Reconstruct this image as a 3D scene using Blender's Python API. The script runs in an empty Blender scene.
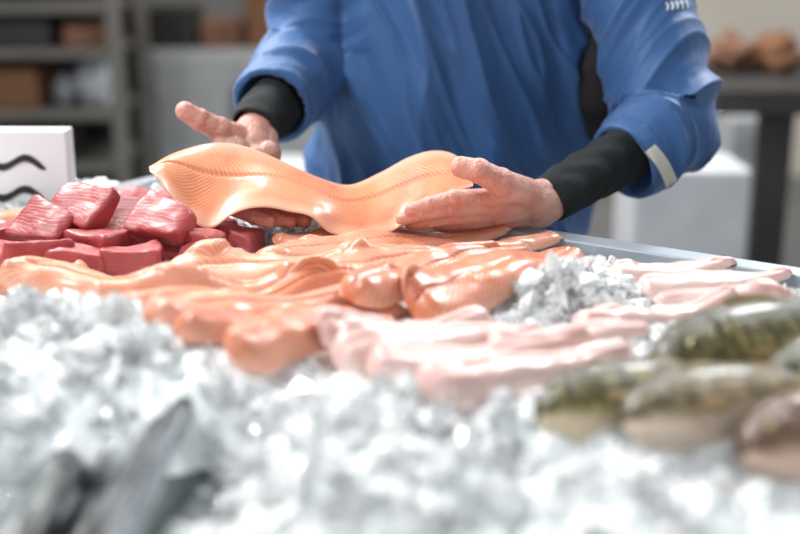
import bpy, bmesh, math, random
import numpy as np
from mathutils import Vector, Matrix, noise
from mathutils.bvhtree import BVHTree
random.seed(7); rng = np.random.default_rng(7)
scene = bpy.context.scene
COL = scene.collection
scene.view_settings.view_transform = 'Standard'

# ------------------------------------------------------------------ camera model / survey helpers
T = 0.95                      # height of the display counter
CAMZ = T + 0.404
PITCH = math.radians(16.0)
F = 1200.0
def ray(px, py):
    dx = (px-400)/F; dy = (267-py)/F
    return Vector((dx, math.cos(PITCH)+dy*math.sin(PITCH), -math.sin(PITCH)+dy*math.cos(PITCH)))
def P(px, py, Y):
    r = ray(px, py); t = Y/r.y
    return Vector((r.x*t, Y, CAMZ+r.z*t))
def G(px, py, z):
    r = ray(px, py); t = (z-CAMZ)/r.z
    return Vector((r.x*t, r.y*t, z))

# ------------------------------------------------------------------ generic mesh helpers
def mk(name, verts, faces, mat=None, smooth=True, parent=None, uv=None, recenter=True, matidx=None):
    v = np.asarray(verts, dtype=np.float64).reshape(-1, 3)
    loc = np.zeros(3)
    if recenter and len(v):
        mn = v.min(0); mx = v.max(0)
        loc = np.array([(mn[0]+mx[0])/2, (mn[1]+mx[1])/2, mn[2]])
        v = v-loc
    me = bpy.data.meshes.new(name)
    me.from_pydata(v.tolist(), [], [tuple(int(i) for i in f) for f in faces])
    me.update()
    if smooth:
        me.polygons.foreach_set('use_smooth', [True]*len(me.polygons))
    if uv is not None:
        lay = me.uv_layers.new(name='UVMap')
        idx = np.zeros(len(me.loops), dtype=np.int32)
        me.loops.foreach_get('vertex_index', idx)
        lay.data.foreach_set('uv', np.asarray(uv, dtype=np.float32)[idx].ravel())
    ob = bpy.data.objects.new(name, me)
    ob.location = loc
    mats = mat if isinstance(mat, (list, tuple)) else ([mat] if mat else [])
    for m in mats: me.materials.append(m)
    if matidx is not None:
        me.polygons.foreach_set('material_index', np.asarray(matidx, dtype=np.int32))
    COL.objects.link(ob)
    if parent is not None: setparent(ob, parent)
    return ob

def setparent(ob, parent):
    bpy.context.view_layer.update()
    ob.parent = parent
    ob.matrix_parent_inverse = parent.matrix_world.inverted()

def empty(name, loc, label, cat, group=None):
    e = bpy.data.objects.new(name, None)
    e.location = loc; e.empty_display_size = 0.05
    COL.objects.link(e)
    tag(e, label, cat, group)
    return e
def tag(o, label, cat, group=None, kind=None):
    o['label'] = label; o['category'] = cat
    if group: o['group'] = group
    if kind: o['kind'] = kind
    return o

def boxmesh(name, x0, x1, y0, y1, z0, z1, mat, bevel=0.004, parent=None):
    bm = bmesh.new()
    bmesh.ops.create_cube(bm, size=1)
    cx, cy, cz = (x0+x1)/2, (y0+y1)/2, (z0+z1)/2
    for v in bm.verts:
        v.co = Vector((v.co.x*(x1-x0), v.co.y*(y1-y0), v.co.z*(z1-z0)))
    if bevel > 0:
        bmesh.ops.bevel(bm, geom=list(bm.edges), offset=bevel, segments=2, affect='EDGES', profile=0.5)
    for v in bm.verts: v.co.z += (z1-z0)/2
    me = bpy.data.meshes.new(name); bm.to_mesh(me); bm.free()
    me.materials.append(mat)
    ob = bpy.data.objects.new(name, me)
    ob.location = Vector((cx, cy, z0))
    COL.objects.link(ob)
    if parent is not None: setparent(ob, parent)
    return ob

# ------------------------------------------------------------------ materials
def newmat(name):
    m = bpy.data.materials.new(name); m.use_nodes = True
    nt = m.node_tree
    return m, nt, nt.nodes['Principled BSDF']
def N(nt, t, **kw):
    n = nt.nodes.new(t)
    for k, v in kw.items(): setattr(n, k, v)
    return n
def math_(nt, op, a, b=None, c=None):
    n = N(nt, 'ShaderNodeMath', operation=op)
    for i, v in enumerate((a, b, c)):
        if v is None: continue
        if isinstance(v, (int, float)): n.inputs[i].default_value = v
        else: nt.links.new(v, n.inputs[i])
    return n.outputs[0]
def mixc(nt, fac, a, b):
    n = N(nt, 'ShaderNodeMix', data_type='RGBA')
    for sock, v in ((n.inputs[0], fac), (n.inputs[6], a), (n.inputs[7], b)):
        if isinstance(v, (int, float)): sock.default_value = v
        elif isinstance(v, tuple): sock.default_value = (*v[:3], 1)
        else: nt.links.new(v, sock)
    return n.outputs[2]
def noise_(nt, scale, detail=3, vec=None, rough=0.5):
    n = N(nt, 'ShaderNodeTexNoise'); n.inputs['Scale'].default_value = scale
    n.inputs['Detail'].default_value = detail; n.inputs['Roughness'].default_value = rough
    if vec is None:
        tc = N(nt, 'ShaderNodeTexCoord'); vec = tc.outputs['Object']
    nt.links.new(vec, n.inputs['Vector'])
    return n.outputs['Fac']
def ramp(nt, fac, stops):
    r = N(nt, 'ShaderNodeValToRGB')
    els = r.color_ramp.elements
    while len(els) < len(stops): els.new(0.5)
    for e, (p, c) in zip(els, stops):
        e.position = p; e.color = (*c[:3], 1) if isinstance(c, tuple) else (c, c, c, 1)
    nt.links.new(fac, r.inputs[0])
    return r.outputs[0]
def bump(nt, bs, h, strength=0.3, dist=0.002):
    b = N(nt, 'ShaderNodeBump'); b.inputs['Strength'].default_value = strength
    b.inputs['Distance'].default_value = dist
    nt.links.new(h, b.inputs['Height']); nt.links.new(b.outputs[0], bs.inputs['Normal'])
def plain(name, c1, c2=None, rough=0.5, scale=8, metal=0.0, bstr=0.0, bscale=80, coat=0.0):
    m, nt, bs = newmat(name)
    c2 = c2 or tuple(x*0.8 for x in c1)
    f = noise_(nt, scale, 4)
    f = ramp(nt, f, [(0.35, 0.0), (0.65, 1.0)])
    nt.links.new(mixc(nt, f, c1, c2), bs.inputs['Base Color'])
    bs.inputs['Roughness'].default_value = rough; bs.inputs['Metallic'].default_value = metal
    bs.inputs['Coat Weight'].default_value = coat
    bs.inputs['Coat Roughness'].default_value = 0.1
    if bstr: bump(nt, bs, noise_(nt, bscale, 3), bstr)
    return m

def fillet_mat(name, flesh, deep, fat, edge, spacing=0.007, linefac=0.6, rough=0.40, coat=0.18, edgeamt=0.75, rnd=0.35, sss=0.15, blotch=None, warp=2.0, chev=14.0, bst=0.38):
    m, nt, bs = newmat(name)
    uvn = N(nt, 'ShaderNodeUVMap'); sep = N(nt, 'ShaderNodeSeparateXYZ')
    nt.links.new(uvn.outputs[0], sep.inputs[0])
    u, v = sep.outputs[0], sep.outputs[1]
    nz = noise_(nt, 60, 3)
    nz2 = noise_(nt, 16, 3)
    ctr = math_(nt, 'ABSOLUTE', math_(nt, 'SUBTRACT', v, 0.48))
    arc = math_(nt, 'POWER', ctr, 1.15)
    ph = math_(nt, 'ADD', math_(nt, 'MULTIPLY', u, 1/spacing), math_(nt, 'MULTIPLY', arc, chev))
    ph = math_(nt, 'ADD', ph, math_(nt, 'MULTIPLY', nz2, warp))
    ph = math_(nt, 'ADD', ph, math_(nt, 'MULTIPLY', nz, warp*0.25))
    s = math_(nt, 'SINE', math_(nt, 'MULTIPLY', ph, 6.2832))
    s01 = math_(nt, 'MULTIPLY_ADD', s, 0.5, 0.5)
    line = ramp(nt, s01, [(0.70, 0.0), (0.98, 1.0)])
    line = math_(nt, 'MULTIPLY', line, ramp(nt, nz, [(0.35, 0.3), (0.65, 1.0)]))
    oi = N(nt, 'ShaderNodeObjectInfo')
    base = mixc(nt, ramp(nt, nz2, [(0.3, 0.0), (0.7, 1.0)]), flesh, deep)
    base = mixc(nt, math_(nt, 'MULTIPLY', oi.outputs['Random'], rnd), base, edge)
    c = mixc(nt, math_(nt, 'MULTIPLY', line, linefac), base, fat)
    if blotch:
        c = mixc(nt, ramp(nt, noise_(nt, 24, 4), [(0.50, 0.0), (0.72, 0.7)]), c, blotch)
    e = ramp(nt, v, [(0.0, 1.0), (0.08, 0.6), (0.20, 0.0), (0.84, 0.0), (0.93, 0.6), (1.0, 1.0)])
    e = math_(nt, 'MULTIPLY', e, edgeamt)
    c = mixc(nt, e, c, edge)
    ll = ramp(nt, ctr, [(0.0, 1.0), (0.03, 0.0)])
    c = mixc(nt, math_(nt, 'MULTIPLY', ll, 0.6), c, deep)
    nt.links.new(c, bs.inputs['Base Color'])
    bs.inputs['Roughness'].default_value = rough
    bs.inputs['Coat Weight'].default_value = coat
    bs.inputs['Coat Roughness'].default_value = 0.18
    bs.inputs['Subsurface Weight'].default_value = sss
    bs.inputs['Subsurface Radius'].default_value = (0.006, 0.002, 0.001)
    bs.inputs['Subsurface Scale'].default_value = 1.0
    h = math_(nt, 'ADD', math_(nt, 'MULTIPLY', s01, -0.12), math_(nt, 'MULTIPLY', nz, 1.0))
    bump(nt, bs, h, bst, 0.0016)
    return m
M_salmon = fillet_mat('salmon_flesh', (0.66, 0.180, 0.064), (0.45, 0.092, 0.032), (0.86, 0.50, 0.35), (0.83, 0.45, 0.32), spacing=0.0085, linefac=0.8, coat=0.3, rnd=0.45, sss=0.08)
M_salmon_held = fillet_mat('held_salmon_flesh', (0.77, 0.255, 0.098), (0.60, 0.160, 0.058), (0.92, 0.56, 0.36), (0.90, 0.55, 0.40), spacing=0.0062, linefac=0.6, coat=0.22, sss=0.1, warp=2.6, chev=24.0, bst=0.3)
M_white = fillet_mat('white_fish_flesh', (0.72, 0.45, 0.40), (0.58, 0.24, 0.21), (0.80, 0.65, 0.60), (0.82, 0.65, 0.60), spacing=0.010, linefac=0.5, coat=0.4, rnd=0.5, blotch=(0.66, 0.32, 0.29), sss=0.08)

def ice_mat(name, trans, rough, col, bst=0.35):
    m, nt, bs = newmat(name)
    f = noise_(nt, 30, 3)
    nt.links.new(mixc(nt, f, col, tuple(min(1, c*1.06) for c in col)), bs.inputs['Base Color'])
    bs.inputs['Roughness'].default_value = rough
    bs.inputs['IOR'].default_value = 1.31
    bs.inputs['Transmission Weight'].default_value = trans
    bs.inputs['Specular IOR Level'].default_value = 0.8
    bump(nt, bs, noise_(nt, 90, 3), bst, 0.003)
    return m
M_icebed = ice_mat('packed_ice', 0.0, 0.2, (0.93, 0.965, 0.975), 0.6)
M_ice = ice_mat('ice_chip', 0.78, 0.06, (0.98, 0.995, 1.0), 0.2)
M_icew = ice_mat('white_ice_chip', 0.20, 0.16, (0.96, 0.985, 0.99), 0.3)

M_steel = plain('brushed_steel', (0.40, 0.44, 0.48), (0.32, 0.36, 0.40), 0.42, 6, 0.6)
M_tray = plain('dark_tray_liner', (0.02, 0.035, 0.035), (0.04, 0.06, 0.06), 0.3, 10)
M_counterbody = plain('counter_panel', (0.5, 0.52, 0.54), rough=0.4)

# ------------------------------------------------------------------ height field of what already lies on the counter
GX0, GX1, GY0, GY1, RES = -1.0, 1.0, 0.45, 2.25, 0.004
nx = int((GX1-GX0)/RES); ny = int((GY1-GY0)/RES)
gx = GX0+(np.arange(nx)+0.5)*RES; gy = GY0+(np.arange(ny)+0.5)*RES
XX, YY = np.meshgrid(gx, gy, indexing='ij')

RIMZ = T+0.022
A = G(75, 158, RIMZ); B = G(800, 267, RIMZ)
dvec = (B-A); dvec.z = 0; dvec.normalize()
yaw = math.atan2(dvec.y, dvec.x)
nvec = Vector((dvec.y, -dvec.x, 0))
if nvec.y > 0: nvec = -nvec
Q = A.copy(); Q.z = 0
Q = Q + dvec*((Vector((0, 0, 0))-Q).dot(dvec))
LX = (XX-Q.x)*dvec.x+(YY-Q.y)*dvec.y
LY = (XX-Q.x)*nvec.x+(YY-Q.y)*nvec.y

def vnoise(X, Y, scale, seed=0):
    xs = X*scale+100+seed*17.3; ys = Y*scale+100+seed*9.1
    xi = np.floor(xs).astype(int); yi = np.floor(ys).astype(int)
    fx = xs-xi; fy = ys-yi; fx = fx*fx*(3-2*fx); fy = fy*fy*(3-2*fy)
    def hsh(a, b):
        n = (a*374761393+b*668265263+seed*1442695) & 0x7fffffff
        n = ((n ^ (n >> 13))*1274126177) & 0x7fffffff
        return ((n ^ (n >> 16)) & 0xffff)/65535.0
    return (hsh(xi, yi)*(1-fx)+hsh(xi+1, yi)*fx)*(1-fy)+(hsh(xi, yi+1)*(1-fx)+hsh(xi+1, yi+1)*fx)*fy

H = T+0.003+0.022*(vnoise(XX, YY, 18, 1)-0.5)+0.018*(vnoise(XX, YY, 45, 2)-0.5)+0.008*(vnoise(XX, YY, 110, 3)-0.5)
H = H-0.016*np.exp(-np.clip(LY-0.035, 0, 1)/0.03)
def mound(px, py, r, h, sx=1.0):
    global H
    c = G(px, py, T+0.01)
    d2 = ((XX-c.x)/sx)**2+(YY-c.y)**2
    H = H+h*np.exp(-d2/(2*r*r))
mound(50, 345, 0.07, 0.030, 1.6)
mound(180, 385, 0.045, 0.03, 1.5)
mound(330, 480, 0.055, 0.035, 1.3)
mound(330, 440, 0.05, 0.02, 1.6)
mound(660, 510, 0.05, 0.03, 1.8)
mound(560, 300, 0.03, 0.030, 1.2)
mound(640, 280, 0.06, 0.006, 1.8)
mound(770, 300, 0.05, 0.010, 1.5)
mound(20, 400, 0.06, 0.03, 1.2)
mound(500, 420, 0.04, 0.012, 1.8)
def gap(px, py, r, h, sx=1.0):
    mound(px, py, r, -h, sx)
gap(226, 440, 0.020, 0.09, 1.0)
gap(120, 480, 0.050, 0.10, 1.5)
gap(30, 470, 0.035, 0.10, 1.2)
gap(600, 465, 0.020, 0.10, 3.0)
gap(745, 478, 0.026, 0.08, 1.2)
gap(520, 515, 0.014, 0.07, 2.0)
front = np.clip((LY-0.40)/0.25, 0, 1)
H = H-front*0.05*np.clip(vnoise(XX, YY, 26, 9)-0.74, 0, 1)*3
inside = (LY > 0.035)
H = np.where(inside, np.maximum(H, T-0.06), T-0.06)
H_ice = H.copy()
COV = np.zeros(H.shape, bool)
H = np.where(inside, np.maximum(H, T-0.025), RIMZ)

def shiftmax(a, r):
    out = a.copy()
    for ax in (0, 1):
        b = out.copy()
        for s in range(-r, r+1):
            b = np.maximum(b, np.roll(out, s, ax))
        out = b
    return out
def blur(a, r):
    for ax in (0, 1):
        b = np.zeros_like(a)
        for s in range(-r, r+1): b += np.roll(a, s, ax)
        a = b/(2*r+1)
    return a
def samp(A_, x, y):
    fx = np.clip((x-GX0)/RES-0.5, 0, nx-1.001); fy = np.clip((y-GY0)/RES-0.5, 0, ny-1.001)
    ix = fx.astype(int); iy = fy.astype(int); tx = fx-ix; ty = fy-iy
    return (A_[ix, iy]*(1-tx)*(1-ty)+A_[ix+1, iy]*tx*(1-ty)+A_[ix, iy+1]*(1-tx)*ty+A_[ix+1, iy+1]*tx*ty)
def stamp(x, y, z, cover=True):
    ix = np.round((x-GX0)/RES-0.5).astype(int).ravel(); iy = np.round((y-GY0)/RES-0.5).astype(int).ravel()
    ok = (ix >= 0) & (ix < nx) & (iy >= 0) & (iy < ny)
    ix, iy, zz = ix[ok], iy[ok], z.ravel()[ok]
    np.maximum.at(H, (ix, iy), zz)
    if cover: COV[ix, iy] = True

# ------------------------------------------------------------------ tuna pieces
def tuna_mat():
    m, nt, bs = newmat('tuna_flesh')
    tc = N(nt, 'ShaderNodeTexCoord')
    mp = N(nt, 'ShaderNodeMapping'); mp.inputs['Scale'].default_value = (1, 1, 2.0)
    nt.links.new(tc.outputs['Object'], mp.inputs[0])
    wv = N(nt, 'ShaderNodeTexWave', wave_type='RINGS', rings_direction='X')
    wv.inputs['Scale'].default_value = 46; wv.inputs['Distortion'].default_value = 5; wv.inputs['Detail'].default_value = 3
    nt.links.new(mp.outputs[0], wv.inputs[0])
    f = ramp(nt, wv.outputs['Fac'], [(0.75, 0.0), (1.0, 1.0)])
    n1 = ramp(nt, noise_(nt, 26, 4), [(0.32, 0.0), (0.68, 1.0)])
    oi = N(nt, 'ShaderNodeObjectInfo')
    c = mixc(nt, n1, (0.26, 0.016, 0.022), (0.39, 0.052, 0.056))
    c = mixc(nt, math_(nt, 'MULTIPLY', oi.outputs['Random'], 0.5), c, (0.54, 0.13, 0.13))
    c = mixc(nt, math_(nt, 'MULTIPLY', f, 0.14), c, (0.68, 0.27, 0.24))
    nt.links.new(c, bs.inputs['Base Color'])
    bs.inputs['Roughness'].default_value = 0.45
    bs.inputs['Coat Weight'].default_value = 0.12
    bs.inputs['Coat Roughness'].default_value = 0.3
    bump(nt, bs, math_(nt, 'ADD', math_(nt, 'MULTIPLY', f, -0.1), noise_(nt, 70, 4)), 0.5, 0.0025)
    return m
M_tuna = tuna_mat()
def tuna(px, py, size, rot, lab="raw red tuna piece with pale grain stacked in a pile"):
    bm = bmesh.new(); bmesh.ops.create_cube(bm, size=2)
    bmesh.ops.subdivide_edges(bm, edges=list(bm.edges), cuts=15, use_grid_fill=True)
    sx, sy, sz = size
    sd = random.random()*100
    for vtx in bm.verts:
        c = vtx.co
        q = Vector(c)
        l6 = (abs(q.x)**8+abs(q.y)**8+abs(q.z)**8)**(1/8)
        q = q/l6
        taper = 1-0.25*q.x*(1 if sd > 50 else -1)
        p = Vector((q.x*sx/2, q.y*sy/2*taper, q.z*sz/2*(1-0.2*q.y)))
        p.z += 0.08*sz*math.sin(q.x*2.3+sd)
        p += 0.0045*noise.noise_vector(p*24+Vector((sd, 0, 0)))+0.0015*noise.noise_vector(p*90+Vector((sd, 0, 0)))
        vtx.co = p
    me = bpy.data.meshes.new('tuna_piece')
    R = Matrix.Rotation(rot[2], 3, 'Z') @ Matrix.Rotation(rot[1], 3, 'Y') @ Matrix.Rotation(rot[0], 3, 'X')
    for vtx in bm.verts: vtx.co = R @ vtx.co
    co = np.array([vtx.co[:] for vtx in bm.verts])
    low = co[co[:, 2] < np.percentile(co[:, 2], 50)]
    z = T+0.03
    for it in range(5):
        g = G(px, py, z)
        zn = np.percentile(samp(H, low[:, 0]+g.x, low[:, 1]+g.y)-low[:, 2], 66)
        z = 0.5*z+0.5*zn
    z = zn
    mz = co[:, 2].min()
    for vtx in bm.verts: vtx.co.z -= mz
    bm.to_mesh(me); bm.free()
    me.polygons.foreach_set('use_smooth', [True]*len(me.polygons))
    me.materials.append(M_tuna)
    ob = bpy.data.objects.new('tuna_piece', me); ob.location = (g.x, g.y, z+mz); COL.objects.link(ob)
    tag(ob, lab, 'tuna piece', 'raw tuna pieces in the pile')
    co2 = co+np.array([g.x, g.y, z])
    stamp(co2[:, 0], co2[:, 1], co2[:, 2])
    return ob
r_ = math.radians
for (px, py, s, rt) in [
    (105, 226, (0.085, 0.06, 0.036), (6, 8, 10)), (160, 224, (0.085, 0.06, 0.036), (0, 0, -20)), (208, 228, (0.07, 0.06, 0.032), (0, 0, -20)),
    (8, 240, (0.080, 0.06, 0.036), (5, 6, 25)), (60, 236, (0.085, 0.055, 0.036), (5, 6, -20)),
    (-8, 254, (0.080, 0.05, 0.034), (12, 8, -25)), (38, 253, (0.080, 0.050, 0.032), (-8, 5, 15)),
    (80, 255, (0.070, 0.045, 0.030), (5, 5, -15)),
    (100, 243, (0.085, 0.055, 0.036), (5, -8, -30)), (150, 243, (0.080, 0.055, 0.036), (0, 8, 20)),
    (192, 243, (0.07, 0.052, 0.032), (0, 5, -15)), (236, 238, (0.060, 0.050, 0.030), (0, 5, -10)), (130, 256, (0.07, 0.040, 0.026), (4, 0, 10)),
    (45, 226, (0.080, 0.055, 0.024), (42, 8, -30)),
    (85, 220, (0.080, 0.055, 0.026), (46, 10, -32)), (125, 221, (0.080, 0.055, 0.026), (48, 12, -38)),
    (163, 220, (0.080, 0.055, 0.026), (42, 8, -32)), (197, 226, (0.065, 0.045, 0.024), (38, -6, -25)),
    (102, 201, (0.06, 0.045, 0.028), (20, 5, 15)), (140, 204, (0.075, 0.045, 0.026), (36, 12, -25)),
    (176, 207, (0.065, 0.04, 0.024), (22, 14, -45))]:
    tuna(px, py, s, tuple(r_(a) for a in rt))

# ------------------------------------------------------------------ fillets
def fillet_faces(nu, nv):
    f = []
    o = nu*nv
    for i in range(nu-1):
        for j in range(nv-1):
            a = i*nv+j
            f.append((a, a+nv, a+nv+1, a+1))
            f.append((o+a, o+a+1, o+a+nv+1, o+a+nv))
    for i in range(nu-1):
        a = i*nv
        f.append((a, o+a, o+a+nv, a+nv))
        a = i*nv+nv-1
        f.append((a, a+nv, o+a+nv, o+a))
    for j in range(nv-1):
        f.append((j, j+1, o+j+1, o+j))
        a = (nu-1)*nv+j
        f.append((a, o+a, o+a+1, a+1))
    return f

def smoothstep(a, b, x):
    t = np.clip((x-a)/(b-a), 0, 1); return t*t*(3-2*t)

def drape_fillet(name, a, b, width, thick, mat, label, cat, group, bend=0.0, flip=1, tail=0.42, blunt=0.10, stiff=6, cap=0.066, wob=1.0):
    nu, nv = 130, 40
    u = np.linspace(0, 1, nu); v = np.linspace(0, 1, nv)
    seed = random.random()*50
    Hc = np.minimum(H, T+cap)
    Hs = blur(blur(shiftmax(Hc, 3), stiff), 4)
    H1 = blur(shiftmax(Hc, 2), 1)
    za = zb_ = T+0.03
    for it in range(4):
        pa = np.array(G(a[0], a[1], za)[:2]); pb = np.array(G(b[0], b[1], zb_)[:2])
        L = np.linalg.norm(pb-pa); d = (pb-pa)/L; n = np.array([-d[1], d[0]])*flip
        spine = pa[None]+d[None]*(u*L)[:, None]+n[None]*(bend*np.sin(u*math.pi)+0.004*np.sin(u*9+seed))[:, None]
        sz = samp(Hs, spine[:, 0], spine[:, 1])
        za = 0.4*za+0.6*(sz[:nu//3].mean()+thick*0.8); zb_ = 0.4*zb_+0.6*(sz[-nu//3:].mean()+thick*0.4)
    tan = np.gradient(spine, axis=0); tan /= np.linalg.norm(tan, axis=1)[:, None]
    nn = np.stack([-tan[:, 1], tan[:, 0]], 1)*flip
    w = width*(1-(1-tail)*smoothstep(0.35, 1.0, u))*np.sqrt(np.clip(1-np.clip((blunt-u)/blunt, 0, 1)**2.0*0.92, 0, 1))
    w = w*np.sqrt(np.clip(1-np.clip((u-0.92)/0.08, 0, 1)**2*0.92, 0, 1))
    we0 = w*(0.5+wob*(0.06*np.sin(u*9+seed)+0.018*np.sin(u*31+seed))); we1 = w*(0.5+wob*(0.06*np.sin(u*7+seed*2)+0.016*np.sin(u*40+seed)))
    off = -we0[:, None]*(1-v)[None]+we1[:, None]*v[None]
    X = spine[:, 0:1]+nn[:, 0:1]*off; Y = spine[:, 1:2]+nn[:, 1:2]*off
    zb = np.maximum(samp(Hs, X, Y), samp(H1, X, Y))+0.0008
    vv = 2*v-1
    nearv = (1-v) if n[1] > 0 else v
    prof = np.clip(1-np.abs(vv)**2.9, 0, 1)**0.6*(0.72+0.42*nearv)+0.05
    prof = prof-0.13*np.exp(-((v-0.48)/0.035)**2)
    pu = (1-0.45*smoothstep(0.25, 1.0, u))*np.clip(np.sin(np.clip(u/0.06, 0, 1)*math.pi/2)**0.6, 0.08, 1)*np.clip(np.sin(np.clip((1-u)/0.06, 0, 1)*math.pi/2), 0.12, 1)
    th = thick*pu[:, None]*prof[None]
    th = th*(1+0.18*(vnoise(X, Y, 45, 5)-0.5))
    rp = 0.0014*np.sin(u*27+seed)[:, None]*(np.abs(vv)**3)[None]
    zt = zb+np.maximum(th+rp, 0.0012)
    top = np.stack([X, Y, zt], -1); bot = np.stack([X, Y, zb], -1)
    verts = np.concatenate([top.reshape(-1, 3), bot.reshape(-1, 3)])
    U = np.repeat((u*L)[:, None], nv, 1); V = np.repeat(v[None], nu, 0)
    uv = np.stack([U.ravel(), V.ravel()], 1); uv = np.concatenate([uv, uv])
    faces = fillet_faces(nu, nv)
    if flip < 0: faces = [tuple(reversed(f)) for f in faces]
    ob = mk(name, verts, faces, mat, True, uv=uv)
    tag(ob, label, cat, group)
    stamp(X, Y, zt); stamp((X[:-1]+X[1:])/2, (Y[:-1]+Y[1:])/2, (zt[:-1]+zt[1:])/2)
    stamp((X[:, :-1]+X[:, 1:])/2, (Y[:, :-1]+Y[:, 1:])/2, (zt[:, :-1]+zt[:, 1:])/2)
    return ob

sal_l = "orange salmon fillet with pale fat lines lying in a pile"
gs = "salmon fillets piled on the ice"
def S(a, b, w, t, lab=sal_l, **k):
    return drape_fillet('salmon_fillet', a, b, w, t, M_salmon, lab, 'fish fillet', gs, **k)
S((-70, 222), (78, 210), 0.06, 0.014, lab="orange salmon fillet lying behind the tuna pieces")
S((276, 240), (440, 222), 0.07, 0.018, bend=0.006)
S((256, 254), (510, 230), 0.068, 0.020, bend=0.008)
S((345, 256), (560, 236), 0.065, 0.020, bend=-0.006)
S((166, 270), (365, 254), 0.074, 0.022, bend=0.006, cap=0.04)
S((285, 275), (490, 250), 0.058, 0.020, bend=-0.004)
S((-60, 282), (90, 268), 0.070, 0.018, bend=0.008, cap=0.03)
S((2, 266), (205, 292), 0.060, 0.022, lab="long orange salmon fillet with thick rounded edge at the pile's end", bend=0.014, cap=0.04)
S((84, 284), (330, 272), 0.054, 0.021, bend=0.012, cap=0.05)
S((118, 299), (360, 268), 0.051, 0.021, bend=-0.002)
S((146, 314), (395, 284), 0.049, 0.022, bend=0.008)
S((176, 328), (400, 300), 0.047, 0.022, bend=-0.006)
S((348, 288), (530, 243), 0.064, 0.026, lab="salmon fillet with pale pink cut end resting on the pile", bend=0.010)
S((412, 298), (575, 248), 0.075, 0.026, lab="deep orange salmon fillet at the pile's edge beside loose ice", bend=-0.006, tail=0.6)
S((230, 343), (395, 318), 0.047, 0.023, lab="salmon fillet at the front of the pile against the ice", bend=0.006)

wl = "pinkish white fish fillet with faint red centre line on ice"
gw = "white fish fillets on the ice"
def W(a, b, w, t, lab=wl, **k):
    return drape_fillet('white_fish_fillet', a, b, w, t, M_white, lab, 'fish fillet', gw, wob=1.3, **k)
W((612, 268), (735, 262), 0.046, 0.013, bend=0.004)
W((640, 281), (790, 273), 0.048, 0.014)
W((795, 289), (655, 295), 0.046, 0.015)
W((575, 316), (735, 297), 0.056, 0.020, lab="thick pale pink fish fillet lying on loose ice")
W((318, 331), (490, 312), 0.050, 0.021)
W((336, 347), (540, 322), 0.047, 0.021, bend=0.006)
W((490, 338), (650, 324), 0.045, 0.018)
W((368, 362), (590, 332), 0.046, 0.022)
W((424, 378), (635, 343), 0.048, 0.023, lab="rounded pale pink fish fillet at the front of the group")

# ------------------------------------------------------------------ held fillet
def catmull(pts, n):
    pts = [Vector(p) for p in pts]
    pts = [pts[0]*2-pts[1]]+pts+[pts[-1]*2-pts[-2]]
    m = len(pts)-3; out = []
    for k in range(n):
        s = k/(n-1)*m; i = min(int(s), m-1); t = s-i
        p0, p1, p2, p3 = pts[i:i+4]
        out.append(0.5*((2*p1)+(-p0+p2)*t+(2*p0-5*p1+4*p2-p3)*t*t+(-p0+3*p1-3*p2+p3)*t**3))
    return np.array(out)
far = [(149,167,1.50),(178,152,1.535),(215,143,1.56),(250,148,1.575),(290,165,1.572),(322,179,1.565),(350,185,1.56),(380,173,1.575),(408,158,1.585),(433,151,1.58),(455,155,1.56),(474,172,1.53)]
near = [(150,173,1.49),(166,188,1.465),(190,221,1.445),(216,226,1.438),(254,206,1.448),(298,213,1.452),(332,232,1.455),(362,238,1.46),(395,228,1.465),(422,213,1.475),(447,200,1.485),(472,184,1.50)]
nu, nv = 200, 44
fa = catmull([P(*p) for p in far], nu); ne = catmull([P(*p) for p in near], nu)
v = np.linspace(0, 1, nv)
mid = fa[:, None]*(1-v)[None, :, None]+ne[:, None]*v[None, :, None]
du = np.gradient(mid, axis=0); dv = np.gradient(mid, axis=1)
nrm = np.cross(dv, du); nrm /= np.linalg.norm(nrm, axis=2)[..., None]
nrm[nrm[..., 2] < 0] *= -1
u = np.linspace(0, 1, nu)
bow = (np.sin(v*math.pi)[None]*(0.003*np.sin(u*math.pi*1.6+0.2))[:, None])
mid = mid+nrm*bow[..., None]
rip = 0.0020*(np.sin(u*41+1)+0.6*np.sin(u*67)+0.5*np.sin(u*23+2))[:, None]*(np.clip(v-0.72, 0, 1)*3.5)[None]
mid = mid+nrm*rip[..., None]
prof = np.clip(1-np.abs(2*v-1)**2.0, 0, 1)**0.8
prof = prof-0.28*np.exp(-((v-0.46)/0.022)**2)
pu = np.clip(np.sin(np.clip(u/0.08, 0, 1)*math.pi/2), 0.1, 1)*np.clip(np.sin(np.clip((1-u)/0.08, 0, 1)*math.pi/2), 0.15, 1)
th = pu[:, None]*prof[None]
top = mid+nrm*(th*0.0080+0.0006)[..., None]; bot = mid-nrm*(th*0.002+0.0006)[..., None]
Ucum = np.concatenate([[0], np.cumsum(np.linalg.norm(np.diff(mid[:, nv//2], axis=0), axis=1))])
uv = np.stack([np.repeat(Ucum[:, None], nv, 1).ravel(), np.repeat(v[None], nu, 0).ravel()], 1)
held = mk('salmon_fillet', np.concatenate([top.reshape(-1, 3), bot.reshape(-1, 3)]), fillet_faces(nu, nv), M_salmon_held, True, uv=np.concatenate([uv, uv]))
tag(held, "wavy light orange salmon fillet held up in both hands", "fish fillet")

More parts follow.
